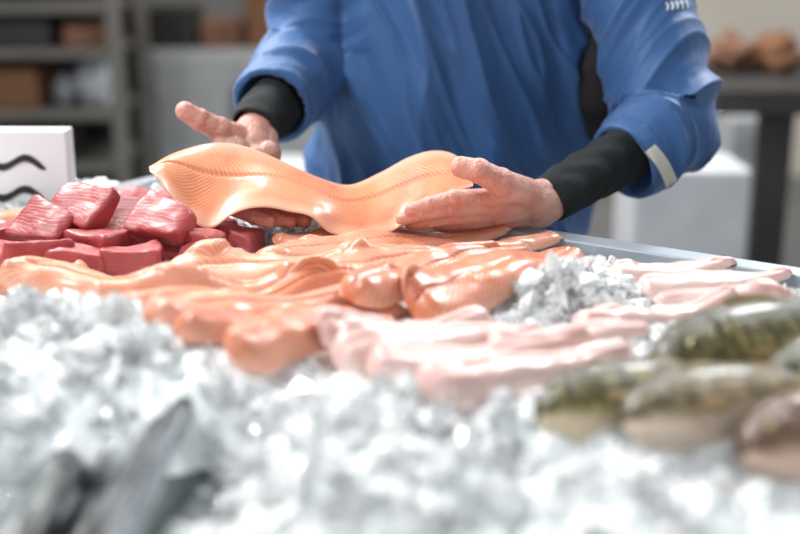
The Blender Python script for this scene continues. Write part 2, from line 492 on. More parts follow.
# ------------------------------------------------------------------ whole fish
def fish_mat(name, back, flank, belly, mott=0.8, metal=0.0, rough=0.34):
    m, nt, bs = newmat(name)
    uvn = N(nt, 'ShaderNodeUVMap'); sep = N(nt, 'ShaderNodeSeparateXYZ'); nt.links.new(uvn.outputs[0], sep.inputs[0])
    u, v = sep.outputs[0], sep.outputs[1]
    nz = noise_(nt, 40, 4)
    nm_ = noise_(nt, 75, 4, rough=0.6)
    vv = math_(nt, 'ADD', v, math_(nt, 'MULTIPLY_ADD', nz, 0.5, -0.25))
    c = ramp(nt, vv, [(0.16, belly), (0.36, flank), (0.54, flank), (0.78, back)])
    if mott:
        s = math_(nt, 'SINE', math_(nt, 'ADD', math_(nt, 'MULTIPLY', u, 200), math_(nt, 'MULTIPLY', nz, 20)))
        s = math_(nt, 'MULTIPLY', math_(nt, 'MULTIPLY_ADD', s, 0.5, 0.5), nm_)
        s = ramp(nt, s, [(0.16, 0.0), (0.34, 0.9)])
        s = math_(nt, 'MULTIPLY', s, ramp(nt, v, [(0.2, 0.0), (0.45, mott)]))
        c = mixc(nt, s, c, tuple(x*0.4 for x in back))
    hd = ramp(nt, u, [(0.02, 0.75), (0.085, 0.0)])
    c = mixc(nt, math_(nt, 'MULTIPLY', hd, ramp(nt, v, [(0.25, 0.0), (0.45, 1.0)])), c, tuple(x*0.6 for x in back))
    nt.links.new(c, bs.inputs['Base Color'])
    bs.inputs['Metallic'].default_value = metal
    bs.inputs['Roughness'].default_value = rough; bs.inputs['Coat Weight'].default_value = 0.3
    bs.inputs['Coat Roughness'].default_value = 0.18
    vo = N(nt, 'ShaderNodeTexVoronoi'); vo.inputs['Scale'].default_value = 260
    tc = N(nt, 'ShaderNodeTexCoord'); nt.links.new(tc.outputs['Object'], vo.inputs['Vector'])
    bump(nt, bs, vo.outputs['Distance'], 0.5, 0.003)
    return m
M_perch = fish_mat('perch_skin', (0.070, 0.064, 0.018), (0.33, 0.26, 0.075), (0.68, 0.55, 0.38), 0.85)
M_tan = fish_mat('tan_fish_skin', (0.13, 0.10, 0.045), (0.38, 0.28, 0.15), (0.70, 0.56, 0.44), 0.7)
M_red = fish_mat('reddish_fish_skin', (0.14, 0.065, 0.030), (0.36, 0.20, 0.12), (0.64, 0.46, 0.36), 0.6)
M_mack = fish_mat('mackerel_skin', (0.008, 0.010, 0.013), (0.22, 0.25, 0.27), (0.88, 0.90, 0.92), 0, 0.4, 0.2)
M_darkfish = fish_mat('dark_fish_skin', (0.008, 0.011, 0.013), (0.06, 0.08, 0.08), (0.42, 0.50, 0.48), 0, 0.2, 0.3)
M_fin = plain('fish_fin', (0.24, 0.17, 0.06), (0.35, 0.22, 0.1), 0.35, 60)
M_findark = plain('dark_fin', (0.05, 0.06, 0.07), (0.1, 0.1, 0.11), 0.35, 60)
M_eye = plain('fish_eye', (0.01, 0.01, 0.01), (0.02, 0.02, 0.02), 0.08)
M_iris = plain('fish_iris', (0.55, 0.45, 0.15), (0.4, 0.35, 0.2), 0.2)

def fish(a, b, height, width, mat, finmat, label, group, roll=65, sink=0.25, blunt=True):
    za = zb_ = T+0.03
    Hs = blur(H, 4)
    for it in range(4):
        pa = G(a[0], a[1], za); pb = G(b[0], b[1], zb_)
        mx = [float(samp(Hs, np.array([pa.x*(1-t)+pb.x*t]), np.array([pa.y*(1-t)+pb.y*t]))[0]) for t in (0.05, 0.2, 0.35, 0.5)]
        za = zb_ = 0.3*za+0.7*(sum(mx)/4+width*0.5)
    L = (pb-pa).length; d = (pb-pa); d.z = 0; d.normalize()
    side = Vector((-d.y, d.x, 0))
    if side.y < 0: side = -side
    rr = math.radians(roll)
    up = (Vector((0, 0, 1))*math.cos(rr)+side*math.sin(rr)).normalized()
    lat = d.cross(up).normalized()
    nu, nv = 90, 40
    us = np.linspace(0, 1, nu)
    ctrl_u = [0, 0.015, 0.05, 0.12, 0.2, 0.3, 0.42, 0.55, 0.7, 0.82, 0.90, 0.93]
    if blunt:
        ctrl_h = [0.16, 0.36, 0.60, 0.84, 0.96, 1.0, 1.0, 0.92, 0.68, 0.40, 0.26, 0.24]
        ctrl_w = [0.20, 0.45, 0.68, 0.90, 1.0, 1.0, 0.98, 0.86, 0.6, 0.32, 0.16, 0.08]
    else:
        ctrl_h = [0.05, 0.12, 0.24, 0.42, 0.58, 0.76, 0.94, 1.0, 0.85, 0.50, 0.24, 0.18]
        ctrl_w = [0.06, 0.14, 0.26, 0.44, 0.60, 0.78, 0.95, 1.0, 0.8, 0.42, 0.16, 0.08]
    uu = us*0.93
    hh = np.interp(uu, ctrl_u, ctrl_h); ww = np.interp(uu, ctrl_u, ctrl_w)
    k = np.ones(5)/5
    hh[3:-3] = np.convolve(hh, k, 'same')[3:-3]; ww[3:-3] = np.convolve(ww, k, 'same')[3:-3]
    gill = 1+0.12*np.exp(-((uu-0.205)/0.016)**2)*(uu < 0.215)-0.10*np.exp(-((uu-0.23)/0.012)**2)
    ww = ww*gill; hh = hh*(1+0.3*(gill-1))
    base = Vector((pa.x, pa.y, 0))
    verts = []; uv = []
    ang = np.linspace(0, 2*math.pi, nv, endpoint=False)
    wob = 0.015*L
    for i in range(nu):
        c = base+d*(uu[i]*L)+side*(wob*math.sin(uu[i]*5))
        mouth = uu[i] < 0.06
        for t in ang:
            h = math.cos(t); w = math.sin(t)
            e = 0.5*height*hh[i]*h*(1.0 if h > 0 else 0.95)
            l = 0.5*width*ww[i]*math.copysign(abs(w)**0.9, w)
            if mouth and abs(h+0.25) < 0.14: l *= 0.68
            verts.append(c+up*e+lat*l); uv.append((uu[i]*L, 0.5+0.5*h))
    faces = []
    for i in range(nu-1):
        for j in range(nv):
            q = i*nv+j; q2 = i*nv+(j+1) % nv
            faces.append((q, q2, q2+nv, q+nv))
    faces.append(tuple(range(nv-1, -1, -1))); faces.append(tuple((nu-1)*nv+j for j in range(nv)))
    V = np.array([w_[:] for w_ in verts])
    low = V[:, 2] < np.percentile(V[:, 2], 40)
    z = np.percentile(samp(H, V[low, 0], V[low, 1])-V[low, 2], 70)-sink*0.02
    off = Vector((0, 0, z))
    V[:, 2] += z
    e = empty('whole_fish', (base+d*L/2+Vector((0, 0, V[:, 2].min())))[:], label, 'fish', group)
    mk('body', V, faces, mat, True, e, uv=uv)
    stamp(V[:, 0], V[:, 1], V[:, 2])
    def finmesh(name, outline, thick=0.0012):
        n = len(outline)
        cen = sum(outline, Vector())/n
        vs = [p+lat*thick for p in outline]+[p-lat*thick for p in outline]+[cen+lat*thick*2, cen-lat*thick*2]
        fs = []
        for i in range(n):
            j = (i+1) % n
            fs += [(i, j, 2*n), (n+j, n+i, 2*n+1), (i, n+i, n+j, j)]
        return mk(name, [p[:] for p in vs], fs, finmat, False, e)
    B_ = base+off
    def pt(u_, h_): return B_+d*(u_*L)+up*(h_*height)+side*(wob*math.sin(u_*5))
    finmesh('tail_fin', [pt(0.915, 0.11), pt(0.95, 0.22), pt(1.0, 0.42), pt(1.01, 0.35), pt(0.98, 0.1), pt(0.975, 0), pt(0.98, -0.1), pt(1.01, -0.35), pt(1.0, -0.42), pt(0.95, -0.22), pt(0.915, -0.11)])
    def top_h(u_): return 0.5*float(np.interp(u_, uu, hh))
    ol = [pt(x, top_h(x)-0.04) for x in (0.30, 0.4, 0.5)]+[pt(0.51, top_h(.5)+0.04), pt(0.45, top_h(.45)+0.08), pt(0.38, top_h(.38)+0.10), pt(0.32, top_h(.32)+0.07)]
    finmesh('dorsal_fin', ol)
    ol = [pt(x, top_h(x)-0.04) for x in (0.58, 0.66, 0.74)]+[pt(0.77, top_h(.74)+0.05), pt(0.68, top_h(.68)+0.10), pt(0.60, top_h(.6)+0.10)]
    finmesh('dorsal_fin', ol)
    ol = [pt(x, -top_h(x)+0.04) for x in (0.60, 0.66, 0.72)]+[pt(0.74, -top_h(.72)-0.05), pt(0.66, -top_h(.66)-0.13), pt(0.62, -top_h(.6)-0.12)]
    finmesh('anal_fin', ol)
    for sg in (1, -1):
        wloc = 0.5*width*float(np.interp(0.095, uu, ww))
        c = pt(0.095, 0.10*float(np.interp(0.095, uu, hh))/0.75)+lat*sg*wloc*0.88
        for nm, r, m_, push in (('iris', 0.062*height, M_iris, 0), ('eye', 0.042*height, M_eye, 0.032*height)):
            bm = bmesh.new(); bmesh.ops.create_uvsphere(bm, u_segments=16, v_segments=10, radius=r)
            cc = c+lat*sg*push
            mk(nm, [(w_.co+cc)[:] for w_ in bm.verts], [[q.index for q in f.verts] for f in bm.faces], m_, True, e); bm.free()
        wl_ = 0.5*width*float(np.interp(0.26, uu, ww))
        o0 = lat*sg*(wl_*0.97)
        o1 = lat*sg*(wl_*1.02)
        finmesh('pectoral_fin', [pt(0.245, -0.08)+o0, pt(0.25, -0.16)+o0, pt(0.31, -0.26)+o1, pt(0.36, -0.24)+o1, pt(0.365, -0.16)+o1, pt(0.32, -0.10)+o1], 0.0015)
    return e
gf = "whole fish laid on the ice"
fish((655, 360), (920, 314), 0.090, 0.070, M_perch, M_fin, "whole olive and yellow striped fish lying on ice", gf, roll=38)
fish((768, 386), (1000, 328), 0.082, 0.064, M_perch, M_fin, "olive striped whole fish with dark head on ice", gf, roll=32)
fish((538, 408), (740, 366), 0.064, 0.050, M_perch, M_fin, "greyish olive whole fish with pale belly on ice", gf, roll=50, sink=0.2)
fish((622, 424), (850, 384), 0.066, 0.052, M_tan, M_fin, "tan brown whole fish with pale belly on ice", gf, roll=50, sink=0.2)
fish((742, 452), (960, 400), 0.072, 0.056, M_red, M_fin, "reddish brown whole fish lying on ice", gf, roll=48, sink=0.2)
gm = "dark silver fish sunk in the ice"
fish((212, 372), (58, 610), 0.034, 0.030, M_mack, M_findark, "slim shiny silver fish with dark back stuck in ice", gm, roll=35, sink=-0.3, blunt=False)
fish((166, 396), (30, 550), 0.024, 0.022, M_darkfish, M_findark, "slim dark fish lying beside another in ice", gm, roll=5, sink=0.8, blunt=False)
fish((66, 436), (-40, 600), 0.048, 0.038, M_darkfish, M_findark, "thick dark-backed fish with pale belly in ice", gm, roll=75, sink=0.6)

# ------------------------------------------------------------------ ice (bed + chips, one uncountable mass)
Hb = H_ice; LYb = LY
idx = -np.ones(Hb.shape, int)
ok = (LYb > 0.036) & (YY > 0.55) & (np.abs(XX) < 0.45*YY+0.15)
idx[ok] = np.arange(ok.sum())
bv = np.stack([XX[ok], YY[ok], Hb[ok]], 1)
q = (idx[:-1, :-1] >= 0) & (idx[1:, :-1] >= 0) & (idx[1:, 1:] >= 0) & (idx[:-1, 1:] >= 0)
bf = np.stack([idx[:-1, :-1][q], idx[1:, :-1][q], idx[1:, 1:][q], idx[:-1, 1:][q]], 1)
templates = []
for k in range(50):
    bm = bmesh.new()
    sc = rng.uniform(0.35, 1.45, 3)
    for j in range(rng.integers(8, 16)):
        p = rng.normal(size=3); p /= np.linalg.norm(p); p = p*sc*rng.uniform(0.75, 1.05)
        bm.verts.new(p.tolist())
    res = bmesh.ops.convex_hull(bm, input=list(bm.verts))
    loose = [v_ for v_ in bm.verts if not v_.link_faces]
    bmesh.ops.delete(bm, geom=loose, context='VERTS')
    bmesh.ops.triangulate(bm, faces=list(bm.faces))
    bm.verts.index_update()
    templates.append((np.array([x.co[:] for x in bm.verts]), np.array([[y.index for y in x.verts] for x in bm.faces])))
    bm.free()
COVd = shiftmax(COV.astype(float), 1) > 0
cvs = []; cfs = []; cm = []
base_i = 0
def addchip(x, y, z, s, mi):
    global base_i
    w_, ff = templates[rng.integers(50)]
    qd = rng.normal(size=4); qd /= np.linalg.norm(qd)
    a_, b_, c_, d_ = qd
    R = np.array([[1-2*(c_*c_+d_*d_), 2*(b_*c_-a_*d_), 2*(b_*d_+a_*c_)], [2*(b_*c_+a_*d_), 1-2*(b_*b_+d_*d_), 2*(c_*d_-a_*b_)], [2*(b_*d_-a_*c_), 2*(c_*d_+a_*b_), 1-2*(b_*b_+c_*c_)]])
    cvs.append((w_*s)@R.T+np.array([x, y, z])); cfs.append(ff+base_i); base_i += len(w_)
    cm.append(np.full(len(ff), mi))
cnt = 0; tries = 0
while cnt < 7500 and tries < 90000:
    tries += 1
    y = rng.uniform(0.62, 1.9); x = rng.uniform(-0.8, 0.75)
    if abs(x) > 0.40*y+0.06: continue
    ix = int((x-GX0)/RES); iy = int((y-GY0)/RES)
    if LY[ix, iy] < 0.05: continue
    if COVd[ix, iy]: continue
    hz = H_ice[ix, iy]
    if hz < T-0.022:
        if rng.random() < 0.75: continue
        hz = T-0.024
    s = 0.003+0.014*rng.random()**2.0
    addchip(x, y, hz+s*rng.uniform(-0.3, 0.45), s, 1 if rng.random() < 0.45 else 2)
    cnt += 1
for (px, py, n_, sp, big) in [(572, 284, 80, 0.032, 1.2), (550, 300, 60, 0.03, 1.2), (600, 272, 40, 0.03, 1.1), (650, 330, 30, 0.03, 1), (745, 300, 40, 0.03, 1), (700, 305, 30, 0.03, 1), (640, 350, 30, 0.03, 1), (120, 350, 50, 0.06, 1.4), (60, 330, 50, 0.06, 1.4), (180, 365, 30, 0.04, 1.3), (20, 320, 40, 0.05, 1.2), (330, 450, 40, 0.05, 1.4), (440, 420, 20, 0.05, 1.2), (640, 410, 30, 0.05, 1), (720, 440, 30, 0.04, 1), (600, 440, 30, 0.04, 1.2)]:
    g = G(px, py, T+0.03)
    for k in range(n_):
        x = g.x+rng.normal()*sp; y = g.y+rng.normal()*sp*0.8
        ix = int((x-GX0)/RES); iy = int((y-GY0)/RES)
        if not (0 < ix < nx-1 and 0 < iy < ny-1) or LY[ix, iy] < 0.05 or COVd[ix, iy]: continue
        s = rng.uniform(0.008, 0.015)*big
        addchip(x, y, H_ice[ix, iy]+s*rng.uniform(-0.1, 0.8), s, 1 if rng.random() < 0.55 else 2)
cv = np.concatenate([bv]+cvs); nb = len(bv)
cf = np.concatenate(cfs)+nb
me = bpy.data.meshes.new('crushed_ice')
me.vertices.add(len(cv)); me.vertices.foreach_set('co', cv.astype(np.float32).ravel())
nl = bf.size+cf.size
me.loops.add(nl); me.loops.foreach_set('vertex_index', np.concatenate([bf.ravel(), cf.ravel()]).astype(np.int32))
npoly = len(bf)+len(cf)
me.polygons.add(npoly)
ls = np.concatenate([np.arange(len(bf))*4, bf.size+np.arange(len(cf))*3]).astype(np.int32)
me.polygons.foreach_set('loop_start', ls)
me.polygons.foreach_set('material_index', np.concatenate([np.zeros(len(bf))]+cm).astype(np.int32))
me.polygons.foreach_set('use_smooth', np.concatenate([np.ones(len(bf), bool), np.zeros(len(cf), bool)]))
me.update(calc_edges=True); me.validate()
for m_ in (M_icebed, M_ice, M_icew): me.materials.append(m_)
ice = bpy.data.objects.new('crushed_ice', me); COL.objects.link(ice)
tag(ice, "bed of white crushed ice and clear chips filling the counter", "ice", kind='stuff')

# ------------------------------------------------------------------ display counter
rz = yaw
cnt_e = empty('display_counter', (Q.x, Q.y, 0), "stainless steel fish display counter filled with ice", "counter")
def cbox(name, lx0, lx1, ly0, ly1, z0, z1, mat, bevel=0.002):
    o = boxmesh(name, lx0, lx1, -ly1, -ly0, z0, z1, mat, bevel)
    c = o.location.copy()
    o.location = Vector((Q.x, Q.y, 0))+Matrix.Rotation(rz, 3, 'Z') @ c
    o.rotation_euler = (0, 0, rz)
    setparent(o, cnt_e)
    return o
CX0, CX1, CD = -1.35, 1.15, 1.12
cbox('cabinet', CX0+0.05, CX1-0.05, 0.06, CD-0.05, 0.0, T-0.07, M_counterbody, 0.01)
cbox('tray_floor', CX0, CX1, 0.0, CD, T-0.068, T-0.026, M_tray)
cbox('rim', CX0, CX1, 0.0, 0.034, T-0.026, RIMZ, M_steel, 0.003)
cbox('rim', CX0, CX1, CD-0.03, CD, T-0.026, RIMZ, M_steel, 0.003)
cbox('rim', CX0, CX0+0.03, 0.036, CD-0.032, T-0.026, RIMZ, M_steel, 0.003)
cbox('rim', CX1-0.03, CX1, 0.036, CD-0.032, T-0.026, RIMZ, M_steel, 0.003)

# ------------------------------------------------------------------ price sign with two wave marks
M_card = plain('white_plastic', (0.80, 0.81, 0.82), (0.76, 0.77, 0.78), 0.35)
M_ink = plain('black_ink', (0.01, 0.01, 0.012), (0.02, 0.02, 0.02), 0.5)
SY = 1.70
x0 = P(-34, 205, SY).x; x1 = P(71, 205, SY).x; z1 = P(40, 131, SY).z; z0 = T+0.006
sign = empty('price_sign', ((x0+x1)/2, SY+0.02, z0), "white price sign block with two black wavy strokes", "sign")
boxmesh('sign_board', x0, x1, SY, SY+0.04, z0, z1, M_card, 0.0025, parent=sign)
def wave(pyc, ph):
    n = 60; vs = []; fs = []
    for i in range(n+1):
        t = i/n
        px = -28+74*t; yy = pyc-5.0*math.sin(t*2*math.pi*1.6+ph)+3*t
        wd = 3.6*math.sin(min(1, t*8+0.25)*math.pi/2)*math.sin(min(1, (1-t)*8+0.1)*math.pi/2)
        for s_ in (-1, 1):
            p = P(px, yy+s_*wd, SY-0.0015); vs.append(p[:])
    for i in range(n): fs.append((2*i, 2*i+1, 2*i+3, 2*i+2))
    mk('wave_mark', vs, fs, M_ink, True, sign)
wave(161, 0.6); wave(192, 0.6)

# ------------------------------------------------------------------ person
class Prims:
    def __init__(s): s.v = []; s.f = []
    def add(s, v, f):
        o = len(s.v); s.v += [tuple(x) for x in v]; s.f += [tuple(i+o for i in q_) for q_ in f]
    def sphere(s, c, r, sc=(1, 1, 1), rot=None):
        bm = bmesh.new(); bmesh.ops.create_uvsphere(bm, u_segments=24, v_segments=14, radius=1)
        vs = []
        for w_ in bm.verts:
            p = Vector((w_.co.x*sc[0]*r, w_.co.y*sc[1]*r, w_.co.z*sc[2]*r))
            if rot: p = rot @ p
            vs.append(p+Vector(c))
        s.add(vs, [[q_.index for q_ in f.verts] for f in bm.faces]); bm.free()
    def cone(s, a, ra, b, rb, n=24):
        a = Vector(a); b = Vector(b); ax = (b-a).normalized()
        t = ax.orthogonal().normalized(); w_ = ax.cross(t)
        vs = []
        for c, r in ((a, ra), (b, rb)):
            for k in range(n):
                an = 2*math.pi*k/n; vs.append(c+t*math.cos(an)*r+w_*math.sin(an)*r)
        fs = [(k, (k+1) % n, n+(k+1) % n, n+k) for k in range(n)]+[tuple(range(n-1, -1, -1)), tuple(range(n, 2*n))]
        s.add(vs, fs)
    def chain(s, pts, rad, endcap=True):
        for i, (p, r) in enumerate(zip(pts, rad)):
            if endcap or i < len(pts)-1: s.sphere(p, r)
            if i: s.cone(pts[i-1], rad[i-1], p, r)
    def loft(s, rings, n=40):
        vs = []; fs = []
        for (cx, cy, z, rx, ry) in rings:
            for k in range(n):
                an = 2*math.pi*k/n; vs.append((cx+rx*math.cos(an), cy+ry*math.sin(an), z))
        for i in range(len(rings)-1):
            for k in range(n):
                fs.append((i*n+k, i*n+(k+1) % n, (i+1)*n+(k+1) % n, (i+1)*n+k))
        fs.append(tuple(range(n-1, -1, -1))); fs.append(tuple((len(rings)-1)*n+k for k in range(n)))
        s.add(vs, fs)
def remesh(pr, voxel, sm, fac=0.5):
    me_ = bpy.data.meshes.new('tmp'); me_.from_pydata([tuple(x) for x in pr.v], [], pr.f); me_.update()
    o = bpy.data.objects.new('tmp', me_); COL.objects.link(o)
    m1 = o.modifiers.new('r', 'REMESH'); m1.mode = 'VOXEL'; m1.voxel_size = voxel
    if sm:
        m2 = o.modifiers.new('s', 'SMOOTH'); m2.factor = fac; m2.iterations = sm
    dg = bpy.context.evaluated_depsgraph_get(); dg.update()
    ev = o.evaluated_get(dg); em = ev.to_mesh()
    v_ = np.empty(len(em.vertices)*3); em.vertices.foreach_get('co', v_); v_ = v_.reshape(-1, 3)
    nr = np.empty(len(em.vertices)*3); em.vertices.foreach_get('normal', nr); nr = nr.reshape(-1, 3)
    f_ = [tuple(p.vertices) for p in em.polygons]
    ev.to_mesh_clear()
    bpy.data.objects.remove(o); bpy.data.meshes.remove(me_)
    return v_, f_, nr

SH_L = Vector((0.31, 1.89, 1.40)); EL_L = P(672, 122, 1.70); W_L = P(546, 203, 1.545)
SH_R = Vector((-0.09, 1.93, 1.42)); EL_R = P(306, 58, 1.87); W_R = P(254, 132, 1.645)
person = empty('person', (0.1, 1.94, 0), "person in blue smock holding a salmon fillet with both hands", "person")

def skin_mat():
    m, nt, bs = newmat('skin')
    n1 = ramp(nt, noise_(nt, 34, 5, rough=0.6), [(0.35, 0.0), (0.68, 1.0)])
    at = N(nt, 'ShaderNodeAttribute'); at.attribute_name = 'blush'
    c = mixc(nt, n1, (0.61, 0.305, 0.24), (0.74, 0.465, 0.38))
    c = mixc(nt, math_(nt, 'MULTIPLY', at.outputs['Fac'], 0.55), c, (0.66, 0.24, 0.19))
    nt.links.new(c, bs.inputs['Base Color'])
    bs.inputs['Roughness'].default_value = 0.5
    bs.inputs['Subsurface Weight'].default_value = 0.10
    bs.inputs['Subsurface Radius'].default_value = (0.008, 0.003, 0.0015)
    bs.inputs['Subsurface Scale'].default_value = 1.0
    h = math_(nt, 'ADD', noise_(nt, 260, 4), math_(nt, 'MULTIPLY', noise_(nt, 80, 3), 1.8))
    bump(nt, bs, h, 0.75, 0.0026)
    return m
M_skin = skin_mat()
M_nail = plain('fingernail', (0.70, 0.42, 0.35), (0.74, 0.48, 0.41), 0.25)

hands = Prims(); nails = []; blush = []
def finger(pts, rad, dorsal):
    hands.chain(pts, rad)
    for p, r in list(zip(pts, rad))[1:-1]:
        hands.sphere(p, r*1.10)
        blush.append((p+dorsal.normalized()*r*0.8, r*1.3))
    blush.append((pts[-1], rad[-1]*1.8)); blush.append((pts[0]+dorsal.normalized()*rad[0], rad[0]*1.3))
    a, b = pts[-2], pts[-1]; ax = (b-a).normalized()
    dn = (dorsal-ax*dorsal.dot(ax)).normalized()
    nails.append((b, ax, dn, rad[-1]))
f = Vector((0.12, -0.78, -0.60)).normalized()
s = Vector((-1, -0.15, 0.05)); s = (s-f*s.dot(f)).normalized()
n = s.cross(f)
if n.z < 0: n = -n
Wr = W_R
fR = [
 [(229,188,1.555),(237,209,1.508),(254,217,1.485),(269,221,1.475)],
 [(243,190,1.560),(256,211,1.512),(275,219,1.492),(290,222,1.483)],
 [(256,190,1.565),(273,211,1.520),(292,219,1.502),(305,221,1.494)],
 [(268,187,1.572),(287,204,1.538),(301,211,1.524),(311,214,1.515)]]
for k, fp in enumerate(fR):
    pts = [P(*p) for p in fp]
    rr = [.0122, .0108, .0098, .0088] if k < 3 else [.0108, .0092, .0085, .0078]
    finger(pts, rr, -n)
    hands.chain([Wr+f*.01+s*(0.017-0.011*k), pts[0]], [.0175, .0138])
hands.sphere(Wr+f*.045+s*.030+n*.008, .023, (1, 1, 1))
hands.sphere(Wr+f*.045-s*.016+n*.004, .019)
hands.sphere(Wr+f*.05, .021)
tR = [Wr+f*.018+s*.026+n*.008, P(220, 130, 1.605), P(200, 120, 1.595), P(185, 111, 1.59)]
finger(tR, [.0205, .0165, .0145, .0130], Vector((0, 0.3, 1)))
hands.chain([P(229, 175, 1.575), tR[1]], [.0125, .0115])
hands.chain([EL_R.lerp(W_R, 0.5), EL_R.lerp(W_R, 0.8), W_R, W_R+f*.02], [.030, .028, .0270, .025])
Wl = W_L
fing = [
 [(492,197,1.475),(454,198,1.460),(430,204,1.460),(411,210,1.466)],
 [(495,206,1.483),(450,207,1.464),(422,213,1.466),(402,219,1.474)],
 [(499,213,1.498),(456,216,1.480),(430,220,1.483),(411,223,1.490)],
 [(505,218,1.515),(474,222,1.500),(454,225,1.502),(438,226,1.508)]]
for k, fp in enumerate(fing):
    pts = [P(*p) for p in fp]
    rr = [.0118, .0104, .0096, .0088] if k < 3 else [.0108, .0092, .0085, .0078]
    finger(pts, rr, Vector((0, -0.8, -0.6)))
    st_ = Wl+Vector((-.006, -.004, 0.014-0.009*k))
    hands.chain([st_, pts[0]], [.0195, .0145])
tL = [P(526, 194, 1.510), P(500, 182, 1.458), P(479, 171, 1.444), P(461, 167, 1.450)]
finger(tL, [.0215, .0170, .0148, .0135], Vector((0, -0.7, 0.7)))
hands.chain([P(492, 196, 1.475), P(508, 188, 1.475)], [.0140, .0180])
hands.chain([EL_L.lerp(W_L, 0.5), EL_L.lerp(W_L, 0.8), W_L, P(533, 203, 1.53)], [.029, .028, .0275, .027])
hv, hf, hn = remesh(hands, 0.0013, 5, 0.5)

body = Prims()
CX = 0.105
body.loft([(CX, 1.95, .86, .15, .11), (CX, 1.95, .98, .165, .12), (CX, 1.95, 1.10, .15, .105), (CX, 1.945, 1.25, .17, .115), (CX, 1.93, 1.36, .175, .11), (CX, 1.92, 1.43, .12, .08), (CX, 1.91, 1.47, .06, .06)])
body.chain([Vector((CX, 1.91, 1.45)), Vector((CX, 1.89, 1.53))], [.062, .056])
hc = Vector((CX, 1.865, 1.635))
body.sphere(hc, .10, (0.78, 0.98, 1.12))
body.sphere(hc+Vector((0, -.03, -.05)), .075, (0.8, 0.85, 0.95))
body.chain([hc+Vector((0, -.094, .0)), hc+Vector((0, -.112, -.03))], [.010, .014])
body.sphere(hc+Vector((0, -.085, -.095)), .026)
body.sphere(hc+Vector((0, -.092, -.055)), .018, (1.4, .6, .5))
for sgn in (-1, 1): body.sphere(hc+Vector((sgn*.080, .008, -.01)), .03, (.3, .6, 1))
body.chain([SH_L+Vector((-.06, .01, .0)), SH_L, EL_L, EL_L.lerp(W_L, .62)], [.06, .050, .036, .027])
body.chain([SH_R+Vector((.06, .01, .0)), SH_R, EL_R, EL_R.lerp(W_R, .62)], [.06, .050, .036, .027])
for sgn in (-1, 1):
    body.chain([Vector((CX+sgn*.085, 1.95, .90)), Vector((CX+sgn*.095, 1.94, .50)), Vector((CX+sgn*.10, 1.97, .10))], [.085, .058, .040])
    body.chain([Vector((CX+sgn*.10, 1.98, .05)), Vector((CX+sgn*.11, 1.82, .035))], [.042, .032])
bvv, bff, bnn = remesh(body, 0.007, 4)
allv = np.concatenate([bvv, hv]); allf = bff+[tuple(i+len(bvv) for i in q_) for q_ in hf]
bo = mk('body', allv, allf, M_skin, True, person)
bl = np.zeros(len(allv))
for c, r in blush:
    d2 = ((allv-np.array(c[:]))**2).sum(1)
    bl = np.maximum(bl, np.exp(-d2/(2*(r*0.7)**2)))
att = bo.data.attributes.new('blush', 'FLOAT', 'POINT'); att.data.foreach_set('value', bl.astype(np.float32))
for (tip, ax, dn, r) in nails:
    bm = bmesh.new(); bmesh.ops.create_uvsphere(bm, u_segments=16, v_segments=8, radius=1)
    sd = ax.cross(dn)
    c = tip+dn*(r*0.72)-ax*r*0.15
    vs = [(c+ax*(w_.co.x*r*0.80)+sd*(w_.co.y*r*0.66)+dn*(w_.co.z*r*0.20)-dn*(w_.co.y**2)*r*0.22)[:] for w_ in bm.verts]
    mk('fingernail', vs, [[q_.index for q_ in f_.verts] for f_ in bm.faces], M_nail, True, bo); bm.free()
for sgn in (-1, 1):
    pr = Prims(); pr.sphere(hc+Vector((sgn*.031, -.083, .008)), .012)
    mk('eye', pr.v, pr.f, M_card, True, bo)
pr = Prims(); pr.sphere(hc+Vector((0, .018, .03)), .102, (0.84, 1.0, 1.05))
mk('hair', pr.v, pr.f, plain('hair', (0.06, 0.035, 0.02), rough=0.6), True, person)

# --- jacket
jk = Prims()
jk.loft([(0.085, 1.95, .80, .225, .165), (0.085, 1.95, .95, .225, .165), (0.09, 1.94, 1.10, .225, .16), (0.095, 1.93, 1.25, .225, .155), (CX, 1.93, 1.36, .22, .14), (CX, 1.92, 1.43, .17, .11), (CX, 1.915, 1.485, .085, .08), (CX, 1.91, 1.50, .08, .075)])
SE_L = EL_L.lerp(W_L, 0.40)+Vector((0, 0, -0.014)); SE_R = EL_R.lerp(W_R, 0.68)
jk.chain([SH_L, SH_L.lerp(EL_L, .5), EL_L+Vector((.0, .0, -.008))], [.086, .076, .071])
jk.chain([EL_L+Vector((0, 0, -.008)), SE_L], [.070, .059], endcap=False)
jk.chain([SH_R, SH_R.lerp(EL_R, .5), EL_R], [.083, .067, .064])
jk.chain([EL_R, SE_R], [.064, .060], endcap=False)
jv, jf, jn = remesh(jk, 0.0034, 9, 0.6)
segs = [(SH_L, EL_L), (EL_L, SE_L), (SH_R, EL_R), (EL_R, SE_R)]
def ridge(p, k):
    q_ = noise.noise(p); t = max(0.0, 1-abs(q_)*k); return t**1.4
newv = jv.copy()
